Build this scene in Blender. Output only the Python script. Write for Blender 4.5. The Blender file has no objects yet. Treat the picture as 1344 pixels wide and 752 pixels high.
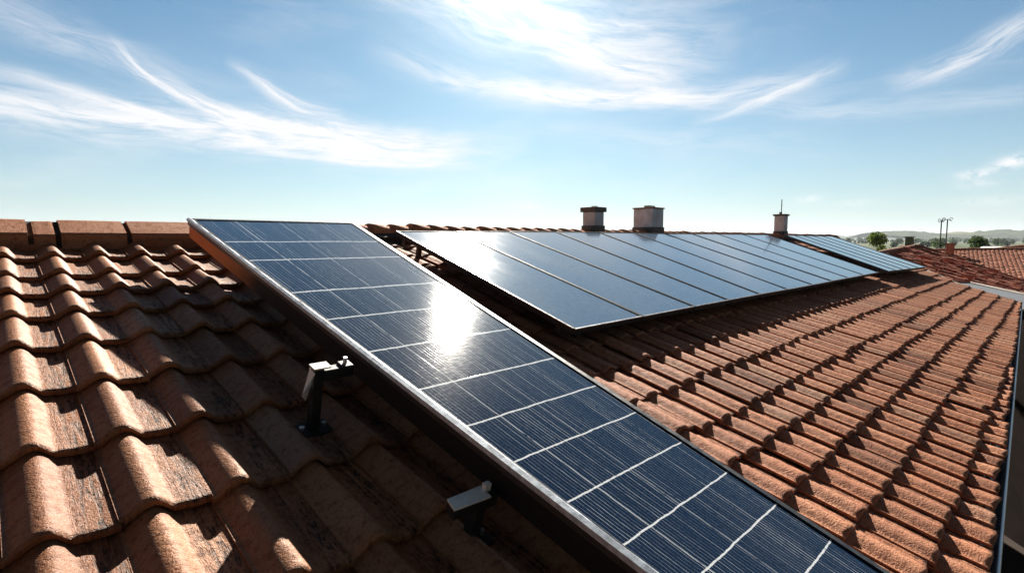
import bpy, math, random
import numpy as np
from mathutils import Vector, Matrix

R_ = math.radians
rng = np.random.default_rng(7)
random.seed(7)
SC = bpy.context.scene
COL = SC.collection

# ------------------------------------------------------------------ camera
CZ = 6.2                                   # eye height above the yard
PITCH = math.atan(61 / 700)
cam = bpy.data.cameras.new('camera')
cam.sensor_width = 36.0
cam.lens = 700 / 1344 * 36.0
cam.clip_start = 0.05
cam.clip_end = 20000
cam_o = bpy.data.objects.new('camera', cam)
COL.objects.link(cam_o)
cam_o.location = (0, 0, CZ)
cam_o.rotation_euler = (math.pi / 2 - PITCH, 0, 0)
SC.camera = cam_o

# ------------------------------------------------------------------ exposure
SC.view_settings.view_transform = 'Standard'
SC.view_settings.look = 'None'
SC.view_settings.gamma = 1.0
SC.view_settings.use_curve_mapping = False
SC.view_settings.exposure = 1.58
SC.render.engine = 'CYCLES'
SC.cycles.use_denoising = True
SC.cycles.max_bounces = 6
SC.cycles.glossy_bounces = 3
SC.cycles.transparent_max_bounces = 6
SC.cycles.caustics_reflective = False
SC.cycles.caustics_refractive = False

SUN_EL, SUN_AZ = 28.0, 0.2                  # degrees, azimuth clockwise from +Y

# ------------------------------------------------------------------ node helpers
class NT:
    def __init__(s, tree):
        s.t = tree
        s.n = tree.nodes
        s.l = tree.links
        s.n.clear()

    def node(s, typ, **kw):
        n = s.n.new(typ)
        for k, v in kw.items():
            setattr(n, k, v)
        return n

    def put(s, sock, val):
        if val is None:
            return
        if isinstance(val, bpy.types.NodeSocket):
            s.l.new(val, sock)
        else:
            sock.default_value = val

    def math(s, op, a, b=None, c=None, clamp=False):
        n = s.node('ShaderNodeMath', operation=op, use_clamp=clamp)
        s.put(n.inputs[0], a)
        s.put(n.inputs[1], b)
        s.put(n.inputs[2], c)
        return n.outputs[0]

    def vmul(s, a, b):
        n = s.node('ShaderNodeVectorMath', operation='MULTIPLY')
        s.put(n.inputs[0], a)
        s.put(n.inputs[1], b)
        return n.outputs[0]

    def vadd(s, a, b):
        n = s.node('ShaderNodeVectorMath', operation='ADD')
        s.put(n.inputs[0], a)
        s.put(n.inputs[1], b)
        return n.outputs[0]

    def xyz(s, x, y, z=0.0):
        n = s.node('ShaderNodeCombineXYZ')
        s.put(n.inputs[0], x)
        s.put(n.inputs[1], y)
        s.put(n.inputs[2], z)
        return n.outputs[0]

    def sep(s, v):
        n = s.node('ShaderNodeSeparateXYZ')
        s.put(n.inputs[0], v)
        return n.outputs

    def noise(s, vec, scale=1.0, detail=4.0, rough=0.55, dist=0.0, col=False):
        n = s.node('ShaderNodeTexNoise')
        s.put(n.inputs['Vector'], vec)
        n.inputs['Scale'].default_value = scale
        n.inputs['Detail'].default_value = detail
        n.inputs['Roughness'].default_value = rough
        n.inputs['Distortion'].default_value = dist
        return n.outputs['Color' if col else 'Fac']

    def ramp(s, v, lo, hi, a=0.0, b=1.0, smooth=True):
        n = s.node('ShaderNodeMapRange', interpolation_type='SMOOTHSTEP' if smooth else 'LINEAR')
        s.put(n.inputs[0], v)
        n.inputs[1].default_value = lo
        n.inputs[2].default_value = hi
        n.inputs[3].default_value = a
        n.inputs[4].default_value = b
        return n.outputs[0]

    def mix(s, f, a, b, blend='MIX'):
        n = s.node('ShaderNodeMix', data_type='RGBA', blend_type=blend)
        s.put(n.inputs[0], f)
        s.put(n.inputs[6], a if isinstance(a, bpy.types.NodeSocket) else (*a, 1))
        s.put(n.inputs[7], b if isinstance(b, bpy.types.NodeSocket) else (*b, 1))
        return n.outputs[2]

    def uv(s, name='uv'):
        return s.node('ShaderNodeUVMap', uv_map=name).outputs[0]

    def obj(s):
        return s.node('ShaderNodeTexCoord').outputs['Object']

    def attr(s, name):
        return s.node('ShaderNodeAttribute', attribute_name=name).outputs['Color']

    def bump(s, h, dist, strength=1.0, normal=None):
        n = s.node('ShaderNodeBump')
        s.put(n.inputs['Height'], h)
        n.inputs['Distance'].default_value = dist
        n.inputs['Strength'].default_value = strength
        if normal is not None:
            s.put(n.inputs['Normal'], normal)
        return n.outputs[0]


def material(name, fn):
    m = bpy.data.materials.new(name)
    m.use_nodes = True
    t = NT(m.node_tree)
    out = t.node('ShaderNodeOutputMaterial')
    b = t.node('ShaderNodeBsdfPrincipled')
    t.l.new(b.outputs[0], out.inputs[0])
    fn(t, b)
    return m


def setp(t, b, base=None, rough=None, metal=None, normal=None, spec=None, coat=None, coat_rough=None):
    def g(k, v, rgb=False):
        if v is None:
            return
        if isinstance(v, tuple):
            v = (*v, 1)
        t.put(b.inputs[k], v)
    g('Base Color', base)
    g('Roughness', rough)
    g('Metallic', metal)
    g('Normal', normal)
    g('Specular IOR Level', spec)
    g('Coat Weight', coat)
    g('Coat Roughness', coat_rough)

# ------------------------------------------------------------------ sky
def build_world():
    w = bpy.data.worlds.new('World')
    SC.world = w
    w.use_nodes = True
    t = NT(w.node_tree)
    out = t.node('ShaderNodeOutputWorld')
    bg = t.node('ShaderNodeBackground')
    t.l.new(bg.outputs[0], out.inputs[0])
    sky = t.node('ShaderNodeTexSky', sky_type='NISHITA')
    sky.sun_disc = False
    sky.sun_elevation = R_(SUN_EL)
    sky.sun_rotation = R_(SUN_AZ)
    sky.altitude = 100
    sky.air_density = 1.0
    sky.dust_density = 0.3
    sky.ozone_density = 2.2
    g = t.node('ShaderNodeTexCoord').outputs['Generated']
    x, y, z = t.sep(g)
    D = 180 / math.pi
    az = t.math('MULTIPLY', t.math('ARCTAN2', x, y), D)
    el = t.math('MULTIPLY', t.math('ARCSINE', z), D)
    wn = t.noise(t.xyz(t.math('MULTIPLY', az, 0.11), t.math('MULTIPLY', el, 0.22), 3.1), 1.0, 3, 0.5, col=True)
    wx, wy, _ = t.sep(wn)
    azw = t.math('ADD', az, t.math('MULTIPLY', t.math('SUBTRACT', wx, 0.5), 3.6))
    elw = t.math('ADD', el, t.math('MULTIPLY', t.math('SUBTRACT', wy, 0.5), 1.8))
    # cirrus streaks: azimuth, elevation, rotation, half length, half width, bend, strength, fibre across
    streaks = [
        (-27.0, 9.7, -2.0, 30.0, 1.75, 0.0006, 1.05, 1.1),
        (-17.0, 10.2, -5.0, 13.0, 1.3, 0.0, 0.9, 1.3),
        (-31.0, 12.7, -29.0, 6.2, 0.62, 0.030, 0.95, 1.6),
        (-22.4, 13.2, -21.0, 5.6, 0.62, 0.03, 0.95, 1.9),
        (-27.0, 11.6, -22.0, 6.0, 0.45, 0.02, 0.55, 2.2),
        (-37.0, 11.6, -12.0, 8.0, 0.45, 0.0, 0.5, 2.2),
        (-14.0, 8.05, -2.0, 11.0, 0.42, 0.0, 0.75, 2.0),
        (-39.0, 15.8, -14.0, 13.0, 1.5, 0.0, 0.40, 0.9),
        (2.0, 21.4, -15.0, 21.0, 3.2, 0.004, 0.8, 1.1),
        (10.0, 17.4, -18.0, 8.0, 1.3, 0.0, 0.75, 1.4),
        (8.0, 14.3, -5.0, 24.0, 1.15, 0.0042, 0.95, 1.2),
        (25.0, 13.0, 19.0, 7.0, 0.45, 0.01, 0.6, 1.6),
        (39.8, 14.6, 24.0, 5.8, 0.9, 0.02, 0.75, 1.4),
        (34.0, 11.2, -4.0, 14.0, 0.8, 0.004, 0.35, 1.4),
        (18.0, 9.8, -4.0, 15.0, 1.5, 0.0, 0.22, 1.0),
        (70.0, 17.0, 8.0, 24.0, 2.2, 0.0, 0.7, 0.9),
        (-75.0, 13.0, -6.0, 24.0, 2.6, 0.0, 0.7, 0.9),
    ]
    dens = None
    for i, (a0, e0, rot, L, wd, bend, st, fs) in enumerate(streaks):
        c, s_ = math.cos(R_(rot)), math.sin(R_(rot))
        da = t.math('SUBTRACT', azw, a0)
        de = t.math('SUBTRACT', elw, e0)
        s = t.math('ADD', t.math('MULTIPLY', da, c), t.math('MULTIPLY', de, s_))
        q = t.math('SUBTRACT', t.math('MULTIPLY', de, c), t.math('MULTIPLY', da, s_))
        q = t.math('SUBTRACT', q, t.math('MULTIPLY', t.math('MULTIPLY', s, s), bend))
        sn = t.math('DIVIDE', s, L)
        qn = t.math('DIVIDE', q, wd)
        # taper towards the ends
        end = t.math('SUBTRACT', 1.0, t.math('MULTIPLY', sn, sn), clamp=True)
        e = t.math('EXPONENT', t.math('MULTIPLY', t.math('MULTIPLY', qn, qn), -1.0))
        f = t.noise(t.xyz(t.math('MULTIPLY', s, 0.16), t.math('MULTIPLY', q, 0.75 * fs), i * 7.3), 1.0, 6, 0.62, 0.6)
        f2 = t.noise(t.xyz(t.math('MULTIPLY', s, 0.22), t.math('MULTIPLY', q, 3.4 * fs), i * 3.1), 1.0, 8, 0.66, 0.5)
        f = t.math('ADD', t.math('MULTIPLY', f, 0.70), t.math('MULTIPLY', f2, 0.30))
        fr = t.ramp(f, 0.30, 0.64)
        d = t.math('MULTIPLY', t.math('MULTIPLY', t.math('MULTIPLY', e, end), fr), st * 1.15)
        dens = d if dens is None else t.math('ADD', dens, d)
    # thin veil and small puffs low over the horizon
    veil = t.noise(t.xyz(t.math('MULTIPLY', azw, 0.035), t.math('MULTIPLY', elw, 0.16), 9.0), 1.0, 6, 0.6, 0.5)
    dens = t.math('ADD', dens, t.math('MULTIPLY', t.ramp(veil, 0.45, 0.8), 0.28))
    puff = None
    for (a0, e0, ra, re, st) in [(40.6, 5.5, 1.1, 0.42, .6), (42.9, 6.15, 1.2, 0.5, .65), (29.2, 3.9, 1.0, 0.4, .35),
                                 (40.8, 4.6, 1.3, 0.35, .25), (41.5, 3.2, 2.2, .4, .2), (2.0, 3.6, 1.2, .35, .3), (33, 3.3, 1.5, .3, .2)]:
        da = t.math('DIVIDE', t.math('SUBTRACT', azw, a0), ra)
        de = t.math('DIVIDE', t.math('SUBTRACT', elw, e0), re)
        rr = t.math('ADD', t.math('MULTIPLY', da, da), t.math('MULTIPLY', de, de))
        d = t.math('MULTIPLY', t.math('EXPONENT', t.math('MULTIPLY', rr, -1.0)), st)
        puff = d if puff is None else t.math('ADD', puff, d)
    pn = t.noise(t.xyz(az, t.math('MULTIPLY', el, 1.6), 2.0), 1.3, 5, 0.6)
    dens = t.math('ADD', dens, t.math('MULTIPLY', t.math('MULTIPLY', puff, 1.5), t.ramp(pn, 0.28, 0.52)))
    dens = t.math('MINIMUM', dens, 0.97)
    # aureole of the sun in the thin cirrus
    sd = (math.sin(R_(SUN_AZ)) * math.cos(R_(SUN_EL)), math.cos(R_(SUN_AZ)) * math.cos(R_(SUN_EL)), math.sin(R_(SUN_EL)))
    dp = t.node('ShaderNodeVectorMath', operation='DOT_PRODUCT')
    t.put(dp.inputs[0], g)
    dp.inputs[1].default_value = sd
    ang = t.math('MULTIPLY', t.math('ARCCOSINE', t.math('MINIMUM', dp.outputs['Value'], 0.99999)), D)
    glow = t.math('MULTIPLY', t.math('EXPONENT', t.math('MULTIPLY', t.math('POWER', t.math('DIVIDE', ang, 6.0), 1.3), -1.0)), 4.0)
    glow2 = t.math('MULTIPLY', t.math('EXPONENT', t.math('DIVIDE', ang, -16.0)), 0.0)
    # tint of the clear sky, a little paler and more cyan than the bare model
    tint = t.mix(1.0, sky.outputs[0], (0.37, 0.545, 0.585), 'MULTIPLY')
    low = t.math('EXPONENT', t.math('DIVIDE', t.math('MAXIMUM', el, 0.0), -7.0))
    sunside = t.ramp(y, -0.35, 0.62, 0.22, 1.0)      # the half of the sky away from the sun is a deeper blue
    tint = t.mix(t.math('MULTIPLY', low, 0.80), tint, (5.05, 5.3, 5.6))
    tint = t.vmul(tint, t.xyz(*[t.math('MULTIPLY', sunside, t.ramp(el, 26.0, 50.0, 1.0, 0.27))] * 3))
    cl = t.vmul(t.xyz(1.0, 1.0, 1.02), t.math('ADD', 6.5, t.math('MULTIPLY', glow, 1.0)))
    c = t.mix(dens, tint, cl)
    gl = t.vmul(t.xyz(1.0, 0.98, 0.95), t.math('ADD', glow, glow2))
    c = t.vadd(c, gl)
    t.put(bg.inputs[0], c)
    bg.inputs[1].default_value = 0.05

build_world()

sun = bpy.data.lights.new('sun', 'SUN')
sun.energy = 5.0
sun.angle = R_(0.53)
sun.color = (1.0, 0.92, 0.80)
sun_o = bpy.data.objects.new('sun', sun)
COL.objects.link(sun_o)
sd = Vector((math.sin(R_(SUN_AZ)) * math.cos(R_(SUN_EL)), math.cos(R_(SUN_AZ)) * math.cos(R_(SUN_EL)), math.sin(R_(SUN_EL))))
sun_o.rotation_euler = sd.to_track_quat('Z', 'Y').to_euler()
sun_o.location = sd * 60

# ------------------------------------------------------------------ object helpers
def tag(o, label=None, cat=None, group=None, kind=None):
    if label: o['label'] = label
    if cat: o['category'] = cat
    if group: o['group'] = group
    if kind: o['kind'] = kind
    return o


def empty(name, loc, label, cat, group=None):
    o = bpy.data.objects.new(name, None)
    o.empty_display_size = 0.2
    COL.objects.link(o)
    o.location = loc
    return tag(o, label, cat, group)


class MB:
    """collects faces in world space, links them as one mesh"""
    def __init__(s):
        s.v, s.f, s.uvs, s.sm = [], [], [], []

    def face(s, pts, uvs=None, smooth=False):
        i = len(s.v)
        s.v += [tuple(p) for p in pts]
        s.f.append(list(range(i, i + len(pts))))
        s.uvs += list(uvs) if uvs else [(p[0], p[1]) for p in pts]
        s.sm.append(smooth)

    def hexa(s, p, uvscale=1.0):
        """eight corners: bottom ring 0-3, top ring 4-7"""
        for q in ((3, 2, 1, 0), (4, 5, 6, 7), (0, 1, 5, 4), (1, 2, 6, 5), (2, 3, 7, 6), (3, 0, 4, 7)):
            P = [p[k] for k in q]
            a = (Vector(P[1]) - Vector(P[0])).length
            b = (Vector(P[2]) - Vector(P[1])).length
            s.face(P, [(0, 0), (a, 0), (a, b), (0, b)])

    def box(s, c, ax, ay, az):
        c, ax, ay, az = map(Vector, (c, ax, ay, az))
        s.hexa([c - ax - ay - az, c + ax - ay - az, c + ax + ay - az, c - ax + ay - az,
                c - ax - ay + az, c + ax - ay + az, c + ax + ay + az, c - ax + ay + az])

    def tube(s, pts, r, n=8, smooth=True):
        pts = [Vector(p) for p in pts]
        rs = r if isinstance(r, (list, tuple)) else [r] * len(pts)
        rings = []
        for i, p in enumerate(pts):
            d = (pts[min(i + 1, len(pts) - 1)] - pts[max(i - 1, 0)]).normalized()
            u = d.orthogonal().normalized() if i == 0 else (rings_u - d * rings_u.dot(d)).normalized()
            rings_u = u
            w = d.cross(u)
            rings.append([p + (u * math.cos(2 * math.pi * k / n) + w * math.sin(2 * math.pi * k / n)) * rs[i] for k in range(n)])
        b = len(s.v)
        for rg in rings:
            s.v += [tuple(q) for q in rg]
        for i in range(len(rings) - 1):
            for k in range(n):
                k2 = (k + 1) % n
                s.f.append([b + i * n + k, b + i * n + k2, b + (i + 1) * n + k2, b + (i + 1) * n + k])
                s.uvs += [(k, i), (k + 1, i), (k + 1, i + 1), (k, i + 1)]
                s.sm.append(smooth)
        for e, rg in ((0, rings[0][::-1]), (1, rings[-1])):
            s.face(rg)

    def build(s, name, mat, parent=None, bevel=0.0, kind=None):
        me = bpy.data.meshes.new(name)
        off = Vector(parent.matrix_world.translation) if parent else Vector((0, 0, 0))
        if parent:
            off = world_loc(parent)
        me.from_pydata([tuple(Vector(p) - off) for p in s.v], [], s.f)
        uvl = me.uv_layers.new(name='uv')
        uvl.data.foreach_set('uv', np.array(s.uvs, dtype=np.float32).ravel())
        me.polygons.foreach_set('use_smooth', s.sm)
        me.materials.append(mat)
        o = bpy.data.objects.new(name, me)
        COL.objects.link(o)
        if parent:
            o.parent = parent
        if bevel > 0:
            import bmesh
            bm = bmesh.new()
            bm.from_mesh(me)
            bmesh.ops.remove_doubles(bm, verts=bm.verts, dist=1e-5)
            bmesh.ops.recalc_face_normals(bm, faces=bm.faces)
            es = [e for e in bm.edges if len(e.link_faces) == 2 and e.calc_face_angle(0) > 0.5]
            bmesh.ops.bevel(bm, geom=es, offset=bevel, segments=2, affect='EDGES', profile=0.6)
            bm.to_mesh(me)
            bm.free()
        if kind:
            o['kind'] = kind
        return o


def world_loc(o):
    l = Vector(o.location)
    while o.parent:
        o = o.parent
        l += Vector(o.location)
    return l


def np_mesh(name, verts, quads, mat, parent=None, uv=None, col=None, smooth=None, kind=None):
    """verts (n,3), quads (m,4) index array; uv / col per vertex"""
    me = bpy.data.meshes.new(name)
    off = np.array(world_loc(parent)) if parent else np.zeros(3)
    verts = np.asarray(verts) - off
    n, m = len(verts), len(quads)
    k = quads.shape[1]
    me.vertices.add(n)
    me.vertices.foreach_set('co', verts.astype(np.float32).ravel())
    me.loops.add(m * k)
    me.loops.foreach_set('vertex_index', quads.astype(np.int32).ravel())
    me.polygons.add(m)
    me.polygons.foreach_set('loop_start', np.arange(0, m * k, k, dtype=np.int32))
    me.polygons.foreach_set('loop_total', np.full(m, k, dtype=np.int32))
    if smooth is not None:
        me.polygons.foreach_set('use_smooth', np.broadcast_to(smooth, (m,)).astype(bool))
    if uv is not None:
        l = me.uv_layers.new(name='uv')
        l.data.foreach_set('uv', np.asarray(uv, dtype=np.float32)[quads.ravel()].ravel())
    if col is not None:
        a = me.color_attributes.new('tint', 'FLOAT_COLOR', 'POINT')
        c4 = np.concatenate([np.asarray(col), np.ones((n, 1))], 1).astype(np.float32)
        a.data.foreach_set('color', c4.ravel())
    me.update(calc_edges=True)
    me.materials.append(mat)
    o = bpy.data.objects.new(name, me)
    COL.objects.link(o)
    if parent:
        o.parent = parent
    if kind:
        o['kind'] = kind
    return o

# ------------------------------------------------------------------ roof frame
K = 1.2
ALPHA = R_(14)
Hw = np.array([718.0, 702.65, 0.0]); Hw /= np.linalg.norm(Hw)       # along the ridge
Pw = np.array([-Hw[1], Hw[0], 0.0])                                 # horizontally up the slope
Zw = np.array([0, 0, 1.0])


class Frame:
    def __init__(s, O, H, S, n, k=K):
        s.O, s.H, s.S, s.n, s.k = map(np.asarray, (O, H, S, n, k))

    def __call__(s, u, v, w=0.0):
        u, v, w = np.broadcast_arrays(np.asarray(u, float), np.asarray(v, float), np.asarray(w, float))
        return s.O + s.k * (u[..., None] * s.H + v[..., None] * s.S + w[..., None] * s.n)


SW = Pw * math.cos(ALPHA) + Zw * math.sin(ALPHA)
NW = -Pw * math.sin(ALPHA) + Zw * math.cos(ALPHA)
ROOF = Frame(np.array([0, 0, CZ]) - K * NW, Hw, SW, NW)
V_RIDGE = 4.1
V_EAVE = -0.17
S2 = -Pw * math.cos(ALPHA) + Zw * math.sin(ALPHA)
N2 = Pw * math.sin(ALPHA) + Zw * math.cos(ALPHA)
BACK = Frame(ROOF(0, V_RIDGE, 0), Hw, S2, N2)


def v_eave(u):                               # the eave runs a little askew to the ridge
    return np.asarray(u) * 0.0301 - 0.232


def u_end(v):                                # the oblique end of the roof
    return np.interp(v, [-0.3, 0.11, 0.65, 1.0, 1.63, V_RIDGE + .2], [11.15, 11.27, 11.62, 12.03, 13.34, 16.4])

# ------------------------------------------------------------------ materials
def tile_mat(name, base, dark, pale, streak=1.0, rough=0.72, pore=1.0, spec=0.35, moss=0.0):
    def fn(t, b):
        uv = t.uv()
        u, v, _ = t.sep(uv)
        tint = t.attr('tint')
        r, g, bl = t.sep(tint)                  # random per tile, trough factor, random
        # broad weathering
        n1 = t.noise(t.xyz(t.math('MULTIPLY', u, 1.6), t.math('MULTIPLY', v, 1.1), t.math('MULTIPLY', r, 9.0)), 3.0, 5, 0.6)
        n2 = t.noise(t.xyz(u, v, 4.0), 34.0, 5, 0.7)
        n3 = t.noise(t.xyz(u, v, 1.0), 150.0, 3, 0.6)
        # drip streaks running down the slope
        st = t.noise(t.xyz(t.math('MULTIPLY', u, 75.0), t.math('MULTIPLY', v, 7.0), t.math('MULTIPLY', bl, 20.0)), 1.0, 5, 0.68, 0.7)
        crack = t.noise(t.xyz(t.math('MULTIPLY', u, 80.0), t.math('MULTIPLY', v, 38.0), t.math('MULTIPLY', bl, 31.0)), 1.0, 4, 0.65, 0.9)
        sm = t.ramp(st, 0.46, 0.58)
        cm = t.ramp(crack, 0.48, 0.58)
        streakm = t.math('MULTIPLY', t.math('MULTIPLY', t.math('MULTIPLY', sm, t.math('ADD', 0.35, cm)), g), streak, clamp=True)
        c = t.mix(t.ramp(n1, 0.3, 0.72), base, pale)
        c = t.mix(t.ramp(r, 0.0, 1.0, 0.0, 0.55, False), c, dark)
        c = t.mix(t.ramp(bl, 0.86, 0.97, 0.0, 0.35), c, (0.34, 0.25, 0.18))
        c = t.mix(t.ramp(bl, 0.10, 0.02, 0.0, 0.6), c, tuple(0.5 * x for x in dark))
        c = t.mix(t.math('MULTIPLY', t.ramp(n2, 0.48, 0.66), 0.7), c, dark)
        c = t.mix(t.math('MULTIPLY', t.ramp(n3, 0.52, 0.68), 0.6), c, tuple(0.45 * x for x in dark))
        c = t.mix(t.math('MULTIPLY', streakm, 0.9), c, tuple(0.2 * x for x in dark))
        if moss:
            n4 = t.noise(t.xyz(u, v, 8.0), 2.4, 6, 0.65)
            c = t.mix(t.math('MULTIPLY', t.ramp(n4, 0.58, 0.74), moss), c, (0.05, 0.048, 0.032))
        h = t.math('ADD', t.math('MULTIPLY', n2, 0.5 * pore), t.math('MULTIPLY', n3, 0.35 * pore))
        h = t.math('SUBTRACT', h, t.math('MULTIPLY', streakm, 0.9))
        setp(t, b, c, t.ramp(n2, 0.3, 0.7, rough - .1, rough + .1), 0.0, t.bump(h, 0.011, 1.0), spec)
    return material(name, fn)


M_TILE_L = tile_mat('terracotta_near', (0.35, 0.142, 0.063), (0.15, 0.056, 0.027), (0.43, 0.205, 0.10), 0.9, 0.58, 1.1, 0.25)
M_TILE_R = tile_mat('terracotta_weathered', (0.43, 0.165, 0.084), (0.21, 0.076, 0.042), (0.53, 0.245, 0.138), 1.0, 0.75, 1.2, 0.18, 0.3)
M_TILE_RED = tile_mat('terracotta_red', (0.58, 0.17, 0.10), (0.22, 0.04, 0.026), (0.72, 0.40, 0.29), 0.4, 0.8, 1.0, 0.2)
M_TILE_SALMON = tile_mat('terracotta_salmon', (0.42, 0.15, 0.085), (0.24, 0.08, 0.05), (0.5, 0.22, 0.13), 0.4, 0.8, 1.0, 0.25)


def simple(name, base, rough=0.6, metal=0.0, var=0.25, scale=8.0, bump=0.002, spec=0.5):
    def fn(t, b):
        o = t.obj()
        n = t.noise(o, scale, 6, 0.62)
        n2 = t.noise(o, scale * 9, 4, 0.6)
        c = t.mix(t.ramp(n, 0.28, 0.74), tuple(x * (1 - var) for x in base), tuple(min(1, x * (1 + var)) for x in base))
        c = t.mix(t.math('MULTIPLY', t.ramp(n2, 0.55, 0.75), 0.3), c, tuple(x * 0.55 for x in base))
        setp(t, b, c, t.ramp(n, 0.3, 0.7, max(0.02, rough - 0.08), min(1, rough + 0.08)), metal,
             t.bump(t.math('ADD', n, t.math('MULTIPLY', n2, 0.4)), bump), spec)
    return material(name, fn)


M_DECK = simple('roof_underlay', (0.03, 0.022, 0.018), 0.9)
M_MORTAR = simple('dark_mortar', (0.05, 0.032, 0.025), 0.95, 0, 0.5, 20, 0.01)
M_RIDGE = tile_mat('terracotta_ridge', (0.43, 0.17, 0.085), (0.21, 0.08, 0.042), (0.52, 0.25, 0.14), 0.0, 0.8, 1.0, 0.15)
M_RIDGE_R = tile_mat('terracotta_ridge_small', (0.56, 0.22, 0.11), (0.30, 0.11, 0.06), (0.64, 0.30, 0.17), 0.0, 0.85, 1.0, 0.1)
M_ALU = simple('anodised_aluminium', (0.62, 0.64, 0.67), 0.38, 0.9, 0.12, 30, 0.0006)
M_TRIM = simple('silver_edge_tape', (0.42, 0.48, 0.56), 0.5, 0.25, 0.3, 40, 0.0006)
M_ALU_DARK = simple('dark_aluminium', (0.045, 0.047, 0.052), 0.45, 0.5, 0.2, 30, 0.0006)
M_STEEL = simple('dark_steel', (0.022, 0.024, 0.028), 0.5, 0.4, 0.3, 30, 0.001)
M_PALE = simple('pale_metal_plate', (0.74, 0.72, 0.68), 0.5, 0.0, 0.1, 25, 0.0008)
M_BOARD = simple('terracotta_painted_board', (0.62, 0.20, 0.055), 0.55, 0.0, 0.15, 6, 0.001)
M_BLACK = simple('black_board', (0.012, 0.012, 0.014), 0.6, 0.0, 0.3, 10, 0.001)
M_BLACKF = simple('black_anodised_frame', (0.02, 0.021, 0.024), 0.6, 0.0, 0.3, 10, 0.0008, 0.25)
M_BACK = simple('panel_backsheet', (0.09, 0.09, 0.095), 0.6, 0.0, 0.1)
M_PLASTER = simple('grey_plaster', (0.47, 0.58, 0.72), 0.9, 0, 0.22, 5.0, 0.004)
M_PLASTER_B = simple('cream_plaster', (0.52, 0.46, 0.37), 0.9, 0, 0.12, 1.2, 0.004)
M_SLATE = simple('dark_cap_stone', (0.09, 0.095, 0.10), 0.75, 0, 0.3, 8, 0.004)
M_CAP = simple('brown_cap_stone', (0.17, 0.115, 0.085), 0.85, 0, 0.3, 8, 0.004)
M_GREEN = simple('green_painted_metal', (0.075, 0.10, 0.045), 0.6, 0, 0.2, 8, 0.001)
M_BRICK = simple('brick_red', (0.33, 0.12, 0.07), 0.9, 0, 0.35, 9, 0.01)
M_ZINC = simple('zinc_sheet', (0.48, 0.50, 0.53), 0.42, 0.75, 0.2, 4, 0.001)
M_FLAT = simple('grey_roofing_felt', (0.10, 0.112, 0.135), 0.9, 0, 0.18, 1.2, 0.002, 0.1)
M_WHITE = simple('white_sheet', (0.8, 0.8, 0.8), 0.5, 0, 0.06, 4, 0.001)
M_WOOD = simple('weathered_fascia', (0.10, 0.075, 0.058), 0.85, 0, 0.3, 5, 0.003)
M_BARK = simple('bark', (0.10, 0.07, 0.045), 0.95, 0, 0.4, 14, 0.02)


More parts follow.
